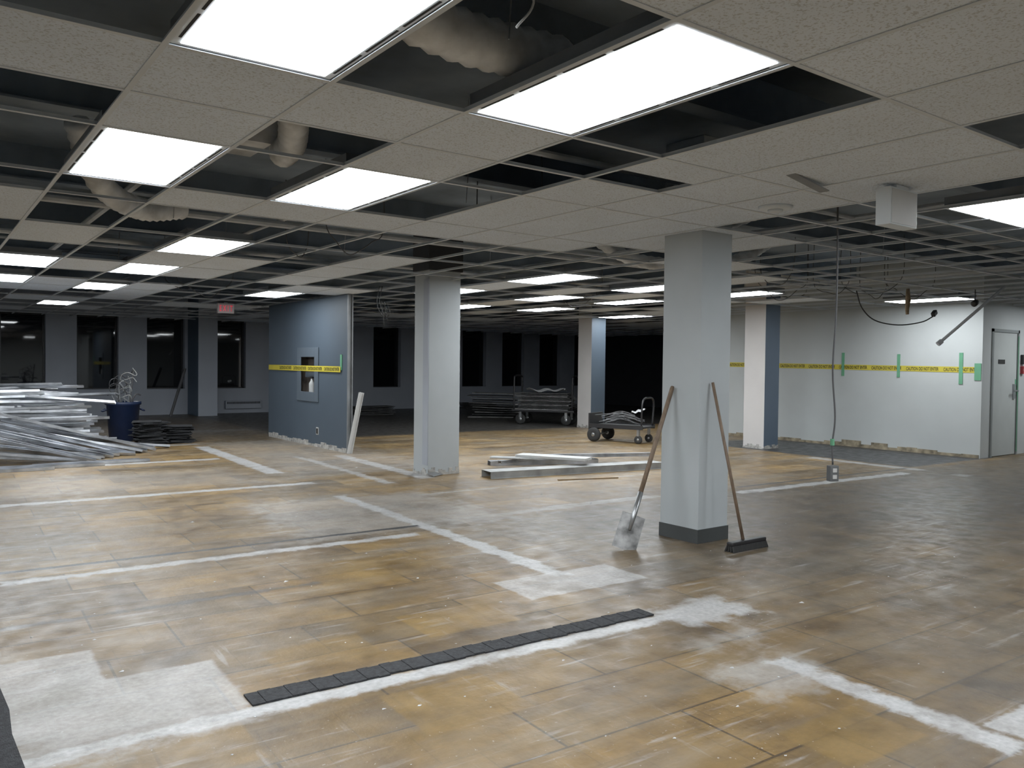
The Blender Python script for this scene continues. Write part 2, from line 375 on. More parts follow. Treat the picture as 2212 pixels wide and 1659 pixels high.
struct(MB().bb(PX-.004,PX+.012,y0-.03,y0,0,CZ-.01).bb(PX+PT_-.012,PX+PT_+.004,y0-.03,y0,0,CZ-.01).bb(PX,PX+PT_,y0-.006,y0,0,CZ-.01).build('trim_1','edge'))
mb=MB(); y=y0
while y<y1-.1:
    l=random.uniform(.1,.3); mb.bb(PX-.012,PX,y,min(y+l,y1),0,random.uniform(.03,.10)); y+=l
struct(mb.build('baseboard_partition','plaster'))
t=thing('fire_hose_cabinet','open recessed fire hose cabinet with grey frame in the blue partition','cabinet',(PX,(cy0+cy1)/2,cz0))
hw=(cy1-cy0)/2; hh=cz1-cz0; fr=.13
MB().bb(-.018,0,-hw-.03,-hw+fr,-.03,hh+.03).bb(-.018,0,hw-fr,hw+.03,-.03,hh+.03).bb(-.018,0,-hw+fr,hw-fr,-.03,fr).bb(-.018,0,-hw+fr,hw-fr,hh-fr,hh+.03).build('frame','cabgrey',t,bev=.004)
MB().bb(PT_+.06,PT_+.07,-hw,hw,0,hh).bb(0.001,PT_+.06,-hw+.001,-hw+.012,0.001,hh-.001).bb(0.001,PT_+.06,hw-.012,hw-.001,0.001,hh-.001).build('back_box','brown',t)
MB().bb(.07,.09,-hw+.14,hw-.14,hh*.44,hh*.54).build('shelf_panel','cabgrey',t)
e=thing('fire_extinguisher','pale fire extinguisher standing inside the recessed cabinet','extinguisher',(PX+.06,(cy0+cy1)/2-.02,cz0+.012))
MB().lathe([(.01,0),(.045,0),(.048,.02),(.048,.26),(.02,.31),(.015,.34)],16).build('bottle','trough',e,True)
MB().box((0,0,.36),(.03,.10,.03)).build('valve','black',e)
o=onx(686,931,PX); t=thing('wall_outlet','white outlet plate low on the blue partition','outlet',(PX,o.y,o.z))
MB().bb(-.008,0,-.045,.045,-.06,.06).build('plate','white',t); MB().bb(-.011,-.008,-.033,.033,-.045,.045).build('socket','ink',t)
# columns
def column(label,x0,x1,y0,y1,ms,blueface=None,ztop=3.2):
    t=thing('column',label,'column',((x0+x1)/2,(y0+y1)/2,0)); a,b=(x1-x0)/2,(y1-y0)/2
    o=MB().bb(-a,a,-b,b,0,ztop).build('shaft',ms,t,bev=.006)
    if blueface:
        for p in o.data.polygons:
            if p.normal.dot(Vector(blueface))>.9: p.material_index=1
    return t,a,b
t,a,b=column('nearest square grey column with a dark base, shovel and broom against it',4.97,5.33,4.26,4.66,'column')
MB().bb(-a-.006,a+.006,-b-.006,-b,0,.11).bb(-a-.006,-a,-b,b,0,.11).bb(a,a+.006,-b,b,0,.11).bb(-a-.006,a+.006,b,b+.006,0,.11).build('base','vinylbase',t)
def ragged(t,a,b,hmax):
    mb=MB()
    for k in range(9):
        u0=-b+2*b*k/9; mb.bb(-a-.008,-a,u0,u0+2*b/9,0,random.uniform(.02,hmax))
        v0=-a+2*a*k/9; mb.bb(v0,v0+2*a/9,-b-.008,-b,0,random.uniform(.02,hmax))
    mb.build('torn_base','plaster',t)
t,a,b=column('bare grey column right of the blue partition with a torn base',5.17,5.63,8.76,9.12,'column',ztop=2.56); ragged(t,a,b,.10)
MB().bb(-a-.012,-a,-b,-b+.12,0.13,2.45).build('corner_strip','farwall',t)
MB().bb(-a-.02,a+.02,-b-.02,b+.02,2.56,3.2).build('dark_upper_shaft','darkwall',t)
t,a,b=column('distant column with cream and blue faces beside the loaded cart',12.15,12.57,13.52,13.97,['cream','blue'],(0,-1,0)); ragged(t,a,b,.08)
t,a,b=column('column with cream and blue faces in front of the taped wall',11.72,12.12,8.63,9.06,['cream','colblue'],(0,-1,0)); ragged(t,a,b,.08)
t,a,b=column('column with a blue side standing against the far window wall',5.84,6.32,21.3,22.28,['farwall','colblue'],(-1,0,0))
# ------------------------------------------------------------------ suspended ceiling
XP=.602; XO=.69
YL=[-3.02,-1.83,-.64,.55,1.74,2.93,3.525,4.12,5.31,5.93]+[7.27+1.19*k for k in range(13)]
mb=MB()
for k in range(-6,34):
    x=XO+XP*k
    segs=[(-2.99,22.28)] if x<13.5 else ([(-2.99,5.9),(11.75,22.28)] if x<16.4 else [(11.75,22.28)])
    if x>20.4: continue
    for a,b in segs:
        mb.bb(x-.011,x+.011,a,b,CZ-.005,CZ-.002); mb.bb(x-.0015,x+.0015,a,b,CZ-.002,CZ+.018)
for y in YL:
    x1=16.45 if y<5.9 else (20.45 if y>11.7 else 13.52)
    mb.bb(-2.98,x1,y-.011,y+.011,CZ-.0045,CZ-.0015); mb.bb(-2.98,x1,y-.0015,y+.0015,CZ-.0015,CZ+.015)
struct(mb.build('ceiling_grid','grid'))
def cell(i): return XO+XP*i
def make_light(label,x0,y0,lx=XP,ly=1.19):
    t=thing('ceiling_light',label,'ceiling light',(x0+lx/2,y0+ly/2,CZ),0,'lit ceiling light panels'); a,b=lx/2-.014,ly/2-.014
    MB().bb(-a,-a+.03,-b,b,.001,.012).bb(a-.03,a,-b,b,.001,.012).bb(-a,a,-b,-b+.022,.001,.012).bb(-a,a,b-.022,b,.001,.012).build('frame','housing',t)
    MB().bb(-a+.002,a-.002,-b+.002,b-.002,.013,.075).build('housing','shell',t)
    MB().bb(-a+.03,a-.03,-b+.022,b-.022,-.001,.006).build('lens','lens',t)
    if lx<ly:
        for s in (-1,1):
            mb=MB()
            for k in range(4):
                v=-b+.05+k*(2*b-.1)/4
                mb.bb(s*(a-.015)-.005,s*(a-.015)+.005,v+.02,v+(2*b-.1)/4-.02,-.0005,.002)
            mb.build('air_slot','slot',t)
    return t
LIGHTS=[]
l0=make_light('brightest lit ceiling panel, cut off by the top edge of the photo',cell(0),1.74); LIGHTS.append((cell(0),1.74))
def light(label,x0,y0):
    LIGHTS.append((x0,y0)); return dup(l0,(x0+XP/2,y0+.595,CZ),None,label)
light('large lit ceiling panel beside the open bay with the flexible duct',cell(2),1.74)
light('lit ceiling panel at upper left with a white tile before it',cell(0),4.12)
light('lit ceiling panel in line behind the large panel, one bay farther',cell(2),4.12)
light('lit panel at left with open bays around, nearest of the far left lights',cell(2),7.3)
light('second lit panel behind, seen just below the nearest far left light',cell(2),9.7)
light('upper of the two lit panels at the left edge of the photo',cell(0),9.7)
light('lower of the two lit panels at the left edge of the photo',cell(0),12.03)
light('third lit panel down the far left row, above the windows',cell(2),12.5)
light('farthest small lit panel at left, close above the window wall',cell(2),16.79)
light('lit panel just left of the top of the blue partition',cell(6),12.03)
light('lit panel nearest the middle, midway between grey columns',cell(9),7.3)
light('lit panel partly hidden behind the right edge of the bare middle column',cell(9),9.7)
light('lit panel touching the left edge of the nearest column, upper one',cell(12),7.3)
light('lit panel in the middle row directly below the midway one',cell(12),9.6)
light('lit panel just right of the nearest column near its top',9.5,7.1)
light('lit panel left of the nearest column, lower and long',9.35,9.25)
light('farther thin lit panel low in the middle of the ceiling',9.5,11.65)
light('tiny lit panel low beside the bare middle column',8.0,12.2)
light('lowest and farthest lit panel left of the nearest column',12.15,12.2)
light('lit panel above the taped white wall at right',12.35,5.75)
light('added unseen lit panel near the door beyond the right edge of the photo',cell(23),3.9)  # unseen panel added to brighten the door wall
light('added unseen lit panel behind the camera, left one',cell(2),-.64)  # unseen panels added to light the near column and right foreground
light('added unseen lit panel behind the camera, middle one',cell(6),-.64)
light('added unseen lit panel behind the camera, right one',cell(9),-.64)  # unseen, added to boost light on the near column's right face
lr=make_light('lit ceiling panel cut off by the right edge of the photo',cell(8),2.1,2*XP,.595); LIGHTS.append((cell(8),2.1)); LIGHTS.append((cell(9),1.8))
tiles={}
def state(k,j):
    y=YL[j]
    if y<.5: return True
    if j==3: return k!=5 and k<=7 and k>=1 or k<-2
    if j==4: return 4<=k<=6
    if j==5: return k<=2 or 4<=k<=6
    if j==6: return k in (0,2,4,5,6)
    if j==7: return 4<=k<=8
    if j==8: return 1<=k<=6 or k in (9,10)
    if j==9: return k in (-1,-2,12)
    rr=random.Random(k*131+j*977).random()
    if k<8: return rr<(.42 if j in (11,13,15,17,19) else .14)
    return rr<(.40 if j%2 else .2)
g='ceiling tiles still lying in the grid'; tl='speckled off-white ceiling tile still lying in the suspended grid'
for k in range(-5,31):
    for j in range(2,len(YL)-1):
        x0,x1,y0,y1=cell(k),cell(k+1),YL[j],YL[j+1]
        xmax=16.4 if y0<5.9 else (20.4 if y0>11.7 else 13.5)
        if x1>xmax or not state(k,j): continue
        if any(abs((x0+x1)/2-(lx+XP/2))<XP*.95 and abs((y0+y1)/2-(ly+.595))<(.595+(y1-y0)/2)*.97 for lx,ly in LIGHTS): continue
        if any(x0<cx1 and x1>cx0 and y0<cy1_ and y1>cy0_ for cx0,cx1,cy0_,cy1_ in ((5.17,5.63,8.76,9.12),(12.15,12.57,13.52,13.97),(11.72,12.12,8.63,9.06),(5.84,6.32,21.3,22.3))): continue
        hx,hy=(x1-x0)/2-.003,(y1-y0)/2-.003
        if k==7 and j==7:
            cx,cy=(x0+x1)/2,(y0+y1)/2
            o=MB().bb(-hx,4.965-cx,-hy,hy,0,.015).bb(5.335-cx,hx,-hy,hy,0,.015).bb(4.965-cx,5.335-cx,-hy,4.255-cy,0,.015).bb(4.965-cx,5.335-cx,4.665-cy,hy,0,.015).build('ceiling_tile','tile')
            o.location=(cx,cy,CZ-.001); tag(o,'ceiling tile cut around the top of the nearest column','ceiling tile'); continue
        if k==4 and j==5:
            o=MB().bb(-hx,hx,-hy,hy-.28,0,.015).build('ceiling_tile','tile'); o.location=((x0+x1)/2,(y0+y1)/2,CZ-.001)
            tag(o,'broken ceiling tile beside the narrow dark slot in the white tiles','ceiling tile'); continue
        key=round(y1-y0,3)
        if key not in tiles:
            o=MB().bb(-hx,hx,-hy,hy,0,.015).build('ceiling_tile','tile'); tiles[key]=o
        else:
            o=tiles[key].copy(); C.objects.link(o)
        o.location=((x0+x1)/2,(y0+y1)/2,CZ-.001); tag(o,tl,'ceiling tile',g)
for k,y in enumerate([-1.2,1.0,3.25,5.6,8.0,10.4,12.9,15.4,17.9,20.4]):
    xe=20.3 if y>12 else (13.4 if y>5.9 else 16.4)
    struct(MB().bb(-2.9,xe,y-.07,y+.07,2.9,2.915).bb(-2.9,xe,y-.006,y+.006,2.9,3.2).build('ceiling_beam','beam'))
def duct(label,pts,r,m='foil'):
    sp=spline(pts,14); o=MB().tube(sp,[r*(1 if i%2 else .88) for i in range(len(sp))],14).build('flexible_duct',m,None,True)
    return tag(o,label,'duct')
duct('large ribbed flexible duct hanging in the open bay between two bright panels',[(.5,2.75,2.95),(1.1,2.70,2.78),(1.65,2.68,2.66),(2.2,2.66,2.66)],.105)
duct('ribbed flexible duct at the left edge, hanging in an open bay',[(.05,5.9,3.0),(.18,5.5,2.68),(.25,4.9,2.62),(.1,4.3,2.85)],.09)
duct('short flexible duct end in the open bay between the two farther bright panels',[(1.4,3.7,3.05),(1.55,4.0,2.8),(1.75,4.5,2.66),(1.8,4.8,2.64)],.085)
duct('small bent flexible duct over the grid left of the far left lights',[(.9,6.2,3.0),(1.1,6.5,2.66),(1.45,6.9,2.58),(1.8,7.0,2.64)],.09)
duct('long ribbed flexible duct lying in the void left of the nearest column',[(4.2,5.75,2.7),(4.7,5.62,2.58),(5.2,5.45,2.58),(5.7,5.0,2.62),(6.1,4.6,2.8)],.085)
duct('pale flexible duct sagging over the grid behind the long middle duct',[(6.2,7.0,2.9),(6.6,6.7,2.62),(7.2,6.4,2.56),(7.8,6.2,2.64),(8.3,6.1,2.9)],.08)
for (x,y) in [(1.6,2.2),(3.0,4.6),(.3,4.6),(1.6,6.5),(3.5,7.6),(2.8,9.2),(5,7.2),(7,6),(8.5,6.5),(7.5,4.2)]:
    o=MB().tube([(x,y,3.2),(x+.02,y,2.9),(x,y+.01,CZ+.01)],.003,5).build('hanger_wire','galv'); tag(o,'thin wire hanging from the deck to the ceiling grid','wire',"hanger wires in the ceiling void")
for i,(a_,b_,r_) in enumerate([((-2.5,3.85,2.66),(13.2,3.85,2.66),.022),((-2.5,7.0,2.60),(13.2,7.0,2.60),.03),((2.75,-2.5,2.70),(2.75,21.5,2.70),.02),((1.45,-2.5,2.8),(1.45,21.5,2.8),.03),((6.4,3,2.66),(6.4,21,2.66),.025),((-2.5,9.2,2.62),(13.2,9.2,2.62),.025),((9.0,-2.5,2.62),(9.0,21,2.62),.022),((11.0,-2.5,2.66),(11.0,21,2.66),.03)]):
    tag(MB().tube([a_,b_],r_,8).build('conduit_pipe','conduit'),'long grey pipe run glimpsed above the open ceiling grid','pipe','pipes in the ceiling void')
rw=random.Random(5)
for i in range(18):
    x=rw.uniform(2.5,12.5); y=rw.uniform(5.6,12.5)
    if abs(x-5.4)<.9 and (y<9.6): continue
    a=rw.uniform(0,6.28); l=rw.uniform(.4,1.0); zt=2.62; dp=rw.uniform(.1,.28)
    pts=[Vector((x+math.cos(a)*l*u,y+math.sin(a)*l*u,zt-dp*4*u*(1-u)+.03*math.sin(9*u+i))) for u in (0,.2,.4,.6,.8,1)]
    pts=[pts[0]+Vector((0,0,.56))]+pts+[pts[-1]+Vector((0,0,.5))]
    tag(MB().tube(spline(pts,5),.005,5).build('sagging_wire','cord'),'loose wire drooping through the open ceiling grid in mid room','wire','loose wires drooping through the ceiling grid')
t=thing('sheet_metal_box','grey sheet metal duct box in the open bay left of the second bright row','duct box',(1.55,5.0,2.70)); MB().bb(-.2,.2,-.22,.22,0,.5).build('body','foil',t); MB().bb(-.22,.22,-.24,-.22,-.02,.3).build('flange','foil',t)
p=fl(1735,385,CZ); o=MB().box((0,0,0),(.50,.06,.006),Matrix.Rotation(.10,3,'Y')@Matrix.Rotation(.1,3,'Z')).build('dark_slit_strip','edge'); o.location=(p.x,p.y,CZ-.012); tag(o,'dark strip drawn for the shaded slit between the white ceiling tiles','strip')  # dark bar stands in for the shaded gap by a dropped tile
p=fl(1675,446,CZ); t=thing('smoke_detector','round white ceiling disc on a tile left of the blank hanging box','detector',(p.x,p.y,CZ-.002)); MB().lathe([(.11,-.0),(.11,-.012),(.09,-.02),(.02,-.022)],28).build('base','housing',t,True); MB().lathe([(.05,-.02),(.045,-.035),(.01,-.037)],20).build('cap','housing',t,True)
p=fl(1892,397,CZ); t=thing('exit_sign','blank white sign box hanging under the ceiling at right','sign',(p.x,p.y-.09,CZ-.005)); MB().bb(0,.30,0,.09,-.235,-.02).build('housing','housing',t,bev=.005); MB().bb(.08,.22,.01,.08,-.02,0).build('canopy','housing',t); MB().bb(.012,.288,-.003,0,-.225,-.03).build('face','white',t)
p0=dep(470,655,14.6); p1=dep(507,677,14.6); t=thing('exit_sign','pale exit sign with red letters hanging before the far windows','sign',((p0.x+p1.x)/2,(p0.y+p1.y)/2,(p0.z+p1.z)/2))
hw=.5*abs(p1.x-p0.x)+.02; hh=abs(p0.z-p1.z)/2
MB().bb(-hw,hw,0,.07,-hh,hh).build('housing','exitface',t,bev=.006); MB().bb(-.03,.03,.02,.05,hh,CZ-.006-t.location.z).build('stem','housing',t)
text_part('lettering','exitred','E X I T',face_my(Vector((0,-.004,0))),hw*1.6,hh*1.2,t)
# ------------------------------------------------------------------ tapes
def tape(label,X,ya,yb,za,zb,text,per,tw,h):
    t=thing('caution_tape',label,'tape',(X,0,0)); n=24; mb=MB(); bm=mb.bm
    for i in range(n):
        u,v=i/n,(i+1)/n; A=Vector((0,ya+(yb-ya)*u,za+(zb-za)*u)); B=Vector((0,ya+(yb-ya)*v,za+(zb-za)*v))
        vs=[bm.verts.new(q) for q in (A+Vector((-.004,0,-h/2)),B+Vector((-.004,0,-h/2)),B+Vector((-.004,0,h/2)),A+Vector((-.004,0,h/2)))]; bm.faces.new(vs)
    bmesh.ops.remove_doubles(bm,verts=bm.verts,dist=1e-5)
    mb.build('strip','yellow',t); sg=1 if yb>ya else -1; y=ya+sg*per/2
    while (y+sg*per/2-yb)*sg<0:
        u=(y-ya)/(yb-ya); text_part('lettering','ink',text,face_mx(Vector((-.007,y,za+(zb-za)*u))),tw,h*.62,t); y+=sg*per
q=onx(2122,800,WX); tape('yellow caution tape stretched along the white wall at right',WX-.002,max(q.y,5.94),11.5,1.395,1.46,'CAUTION DO NOT ENTER',.62,.54,.092)
a=onx(738,798,PX); b=onx(583,793,PX); tape('yellow caution tape across the blue partition and its cabinet',PX-.018,a.y,b.y,a.z,b.z,'CAUTION DO NOT ENTER',.66,.58,.092)
def gtape(label,px,py0,py1,X,w):
    a=onx(px,py0,X); b=onx(px,py1,X); o=MB().bb(-.012,0,-w/2,w/2,-(a.z-b.z)/2,(a.z-b.z)/2).build('green_tape','green'); o.location=(X,max(a.y,5.94+w/2),(a.z+b.z)/2); tag(o,label,'tape')
gtape('green tape strip crossing the caution tape, leftmost on the white wall',1822,762,812,WX,.05)
gtape('green tape strip crossing the caution tape, middle of the white wall',1942,765,815,WX,.05)
gtape('long green tape strip near the right end of the white wall',2077,762,830,WX,.06)
gtape('green tape patch on the wall corner beside the door',2122,785,822,WX,.10)
gtape('green tape patch at the right end of the blue partition',738,766,800,PX,.06)
# ------------------------------------------------------------------ tools at the column
def frame_from(p,q,hint):
    z=(q-p).normalized(); x=(hint-z*hint.dot(z)).normalized(); y=z.cross(x)
    m=Matrix((x,y,z)).transposed().to_4x4(); m.translation=p; return m,(q-p).length
cr=Vector((C_,-S_,0))
p=fl(1347,1188)+Vector((0,0,.006)); q=onx(1453,835,4.945)
mtx,Ln=frame_from(p,q,cr)
t=thing('shovel','square-bladed shovel with a wooden handle leaning on the nearest column','shovel'); t.matrix_world=mtx
mb=MB(); bm=mb.bm; rows=[]
for (z,wd,dp) in ((0,.093,.0),(.03,.093,.002),(.12,.092,.004),(.20,.091,.005),(.272,.090,.005),(.276,.090,.002),(.278,.090,-.012)):
    rows.append([bm.verts.new((wd*s,-dp+(.007*(s*s)),z)) for s in (-1,-.6,-.2,.2,.6,1)])
for r0,r1 in zip(rows,rows[1:]):
    for k in range(5): bm.faces.new((r0[k],r0[k+1],r1[k+1],r1[k]))
o=mb.build('blade','blade',t); md=o.modifiers.new('s','SOLIDIFY'); md.thickness=.004
MB().tube([(0,-.010,.15),(0,-.008,.27),(0,.0,.46)],[.010,.02,.021],10).build('socket','steel',t,True)
MB().tube([(0,0,.44),(0,.004,.8),(0,0,Ln-.02),(0,0,Ln)],[.019,.018,.018,.014],10).build('handle','wood',t,True)
p=fl(1613,1186); q=Vector((5.09,4.235,1.27))
t=thing('push_broom','push broom with black bristles leaning on the right face of the nearest column','broom',(p.x,p.y,0))
MB().bb(-.205,.205,-.03,.03,.045,.075).build('head','black',t,bev=.008)
mb=MB()
for k in range(22):
    for j in range(4):
        x=-.195+.39*k/21; y=-.025+.05*j/3; mb.tube([(x*1.04,y*1.6,0.001),(x,y,.046)],[.008,.009],5)
mb.build('bristles','rubber',t)
a=Vector((-.02,.02,.07)); b=q-Vector((p.x,p.y,0)); MB().tube([a,a.lerp(b,.5),b],[.013,.0125,.012],10).build('handle','wood',t,True)
Z=6.2; t=thing('hanging_outlet','grey outlet box dangling on a long cord right of the nearest column','outlet'); pts=[dep(x,y,Z) for x,y in ((1806,480),(1809,560),(1806,680),(1799,800),(1804,900),(1798,960),(1799,1004))]; pts[0].z=3.19
base=pts[-1].copy(); t.location=base
MB().tube([v-base for v in spline(pts,6)],.007,7).build('cord','cord',t,True)
R=Matrix.Rotation(-TH+.25,3,'Z')
MB().box((0,0,-.065),(.075,.05,.12),R).build('box','greybox',t,bev=.004)
for dz in (-.04,-.09): MB().box(R@Vector((0,-.027,dz)),(.034,.004,.03),R).build('receptacle','white',t)
MB().tube([dep(1798,948,Z)-base,dep(1798,962,Z)-base],.016,8).build('tape_wrap','green',t)
# ------------------------------------------------------------------ floor things
a=uv(fl(530,1508)); b=uv(fl(1405,1327)); v=(a[1]+b[1])/2; L_=b[0]-a[0]
mb=MB(); n=int(L_/.055)
for i in range(n):
    x0=-L_/2+L_*i/n; j=random.uniform(-.006,.006); mb.bb(x0,x0+L_/n*.97,-.062+j,.062+j*.5,0,.007+.002*(i%2))
mid=((a[0]+b[0])/2,v); X=mid[0]*math.cos(AL)+mid[1]*math.sin(AL); Y=-mid[0]*math.sin(AL)+mid[1]*math.cos(AL)
o=mb.build('carpet_strip','carpet'); o.location=(X,Y,.001); o.rotation_euler=(0,0,-AL); tag(o,'long dark ribbed carpet strip left on the floor in the foreground','carpet strip')
mb=MB().prism([(-.75,-.9),(.0,-.9),(.0,-.3),(-.012,.05),(.0,.3),(-.012,.60),(-.75,.64)],'z',0,.012)
p=fl(48,1640); o=mb.build('carpet_piece','carpet'); o.location=(p.x,3.42,.001); tag(o,'dark carpet piece cut off by the bottom left corner','carpet')
mb=MB(); bm=mb.bm
for i in range(420):
    if i<260: x,y=random.uniform(.4,6.5),random.uniform(1.2,7.5)
    else: x,y=random.uniform(0,12),random.uniform(5,14)
    if 4.8<x<5.5 and 4.1<y<4.8: continue
    s=random.uniform(.003,.010)*(2.2 if random.random()<.08 else 1); vs=[]
    for k in range(4):
        an=k*math.pi/2+random.uniform(-.5,.5); vs.append(bm.verts.new((x+math.cos(an)*s*random.uniform(.6,1.4),y+math.sin(an)*s*random.uniform(.5,1),.0012)))
    tp=bm.verts.new((x,y,.0012+s*.35))
    for k in range(4): bm.faces.new((vs[k],vs[(k+1)%4],tp))
    bm.faces.new(vs[::-1])
tag(mb.build('plaster_debris','paper'),'scattered white plaster chips over the stripped floor','debris',kind='stuff')
def channel(name,label,p,q,w,h,z,m,flip=False,closed=False,dr=0):
    d=q-p; L0=d.length; rz=math.atan2(d.y,d.x); t_=.004; mb=MB()
    if closed: mb.bb(-L0/2,L0/2,-w/2,w/2,0,h)
    else:
        zz=h-t_ if flip else 0
        mb.bb(-L0/2,L0/2,-w/2,w/2,zz,zz+t_).bb(-L0/2,L0/2,-w/2,-w/2+t_,0,h).bb(-L0/2,L0/2,w/2-t_,w/2,0,h)
        mb.bb(-L0/2,L0/2,-w/2-.018,-w/2,h-t_ if not flip else 0,h if not flip else t_)
        for k in range(9):
            x=-L0/2+L0*(k+.5)/9; mb.bb(x-.02,x+.02,-w/2-.001,-w/2,h*.3,h*.7)
    o=mb.build(name,m); c=(p+q)/2; o.location=(c.x,c.y,z); o.rotation_euler=(0,0,rz+dr); return tag(o,label,name.replace('_',' '))
channel('metal_trough','longest grey metal trough at the bottom of the heap in the middle',fl(1050,1032),fl(1420,1010),.26,.085,.001,'trough',flip=True)
channel('metal_trough','second metal trough lying behind the longest one in the heap',fl(1055,1004),fl(1290,1000),.16,.06,.001,'galv',flip=True,dr=.05)
channel('metal_trough','punched metal rail resting slanted on top of the troughs',fl(1120,1004),fl(1405,996),.10,.045,.088,'galv',flip=True,dr=-.06)
channel('metal_trough','narrow steel channel lying across the troughs near their left end',fl(1070,1014),fl(1250,1000),.07,.035,.088,'galv',flip=True,dr=.12)
channel('white_board','white board lying on the left of the trough heap',fl(1060,1010),fl(1270,1016),.20,.014,.135,'trough',closed=True)
channel('white_board','topmost short white board on the trough heap',fl(1125,1008),fl(1268,1020),.26,.03,.152,'white',closed=True,dr=.1)
channel('wood_strip','thin pale wood strip on the floor in front of the trough heap',fl(1205,1038),fl(1335,1033),.03,.015,.001,'palewood',closed=True)
p=fl(940,1028); o=MB().box((0,0,.02),(.22,.10,.008),Matrix.Rotation(.3,3,'X')).build('metal_scrap','steel'); o.location=(p.x,p.y,.003); o.rotation_euler=(0,0,.5); tag(o,'bent metal scrap at the foot of the bare middle column','scrap')
p=fl(754,980); q=dep(780,848,12.45); mtx,Ln=frame_from(p,q,Vector((1,0,0)))
o=MB().bb(-.035,.035,-.01,.01,0,Ln).bb(.030,.035,-.035,.01,0,Ln).build('white_trim_board','white'); o.matrix_world=mtx; tag(o,'white trim board leaning by the end of the blue partition','board')
# ------------------------------------------------------------------ stud pile
def studmesh(Ls):
    t_=.004; return MB().bb(-Ls/2,Ls/2,-.036,.036,0,t_).bb(-Ls/2,Ls/2,-.036,-.032,0,.036).bb(-Ls/2,Ls/2,.032,.036,0,.036).bb(-Ls/2,Ls/2,-.032,-.026,.032,.036).bb(-Ls/2,Ls/2,.026,.032,.032,.036)
SL=(1.3,2.1,2.9); st=[studmesh(l).build('metal_stud','galv') for l in SL]
gS='galvanised studs heaped at left'; lS='galvanised steel stud lying in the large heap at left'; used=[0,0,0]
def stud(k,loc,rot):
    o=st[k] if not used[k] else st[k].copy()
    if used[k]: C.objects.link(o)
    used[k]=1; o.location=loc; o.rotation_euler=rot; return tag(o,lS,'stud',gS)
for l in range(15):
    n=10-l//4; w=2.4*(1-l*.026); ym=(-1)**l*random.uniform(.05,.24) if l>0 else 0
    for i in range(n):
        k=random.randrange(3); ys=14.95-w/2+w*i/max(1,n-1)+random.uniform(-.06,.06)
        flip=random.random()<.4
        xr=2.62-l*.02+random.uniform(-.4,.05)-SL[k]/2
        stud(k,(xr-(0 if random.random()<.6 else .8),ys,.004+l*.052+(.038 if flip else 0)),((math.pi if flip else 0)+random.uniform(-.25,.25),random.uniform(-.02,.02),ym+random.uniform(-.08,.08)))
for i in range(22):
    k=(1,2,1)[i%3]; Ls=SL[k]; an=.10+.045*(i%5); xe=3.2-.065*i+random.uniform(-.12,.12)
    stud(k,(xe-Ls/2*math.cos(an),13.76-.07*i,.012+Ls/2*math.sin(an)),(random.uniform(-.5,.5),an,random.uniform(-.14,.06)))
for i in range(6): stud(i%2,(1.9-.3*i,12.12-.08*i,.002),(0,0,random.uniform(-.05,.05)))
for i in range(14): stud(i%3,(.9+random.uniform(-.5,.7),14.1+.14*i,.78+.014*i),(random.uniform(-.4,.4),random.uniform(-.06,.09),random.uniform(-.5,.5)))
bx,by=2.95,15.35
t=thing('trash_bin','blue plastic trash bin full of scrap beside the stud heap','bin',(bx,by,0))
MB().lathe([(.20,0),(.22,.01),(.265,.62),(.29,.63),(.29,.68),(.262,.68),(.255,.6),(.20,.1),(.02,.06)],28).build('body','bin',t,True)
for s in (-1,1): MB().tube([(s*.27,-.08,.55),(s*.33,-.06,.52),(s*.33,.06,.52),(s*.27,.08,.55)],.014,8).build('handle','bin',t,True)
for i in range(12):
    a=random.uniform(0,6.28); r=random.uniform(.02,.14); tp=random.uniform(.75,1.0) if i else 1.2
    o=MB().tube(spline([(bx+math.cos(a)*r*.4,by+math.sin(a)*r*.4,.2),(bx+math.cos(a)*r*1.0,by+math.sin(a)*r*1.0,.6),(bx+math.cos(a)*(r*1.4+random.uniform(0,.06)),by+math.sin(a)*r*1.4,tp),(bx+math.cos(a+.5)*(r*2),by+math.sin(a+.5)*r*2,tp-random.uniform(0,.12))],4),.009 if i%2 else .014,6).build('scrap_rod','edge' if i%3 else 'cord'); tag(o,'bent metal scrap sticking out of the blue bin','scrap','scrap in the blue bin')
for i in range(7):
    a=random.uniform(0,6.28); c=Vector((bx+random.uniform(-.12,.12),by+random.uniform(-.1,.1),.72+.05*i)); pts=[c+Vector((math.cos(k*.9)*.12,math.sin(k*.9+a)*.12,.025*k+.05*math.sin(k*1.7))) for k in range(9)]
    o=MB().tube(spline(pts,4),.006,6).build('wire_coil','cord' if i%3 else 'white'); tag(o,'loose coil of wire on top of the blue bin','wire','wire coils in the blue bin')
ct=None
for (cx,cy,nn) in ((3.2,14.5,27),(3.65,14.65,20)):
    for i in range(nn):
        if ct is None: ct=o=MB().bb(-.22,.22,-.22,.22,0,.010).build('carpet_tile','carpet')
        else: o=ct.copy(); C.objects.link(o)
        o.location=(cx+random.uniform(-.05,.05),cy+random.uniform(-.05,.05),.001+i*.0145); o.rotation_euler=(0,0,random.uniform(-.3,.3)); tag(o,'dark carpet tile in the stacks beside the blue bin','carpet tile','stacked carpet tiles')
p=fl(368,902); q=dep(400,796,20.4); o=MB().tube([p+Vector((0,0,.02)),q],.035,8).build('leaning_pole','cord'); tag(o,'dark pole leaning by the blue-sided column at the window wall','pole')
a=ony(485,880,YW).x; b=ony(562,880,YW).x; t=thing('baseboard_heater','grey baseboard heater under the far windows left of the partition','heater',((a+b)/2,YW,.12)); hw=(b-a)/2
MB().bb(-hw,hw,-.1,0,0,.22).build('cover','farwall',t,bev=.01)
mb=MB()
for k in range(24): x=-hw+.05+(2*hw-.1)*k/23; mb.bb(x-.012,x+.012,-.103,-.1,.13,.19)
mb.build('grille','slot',t)
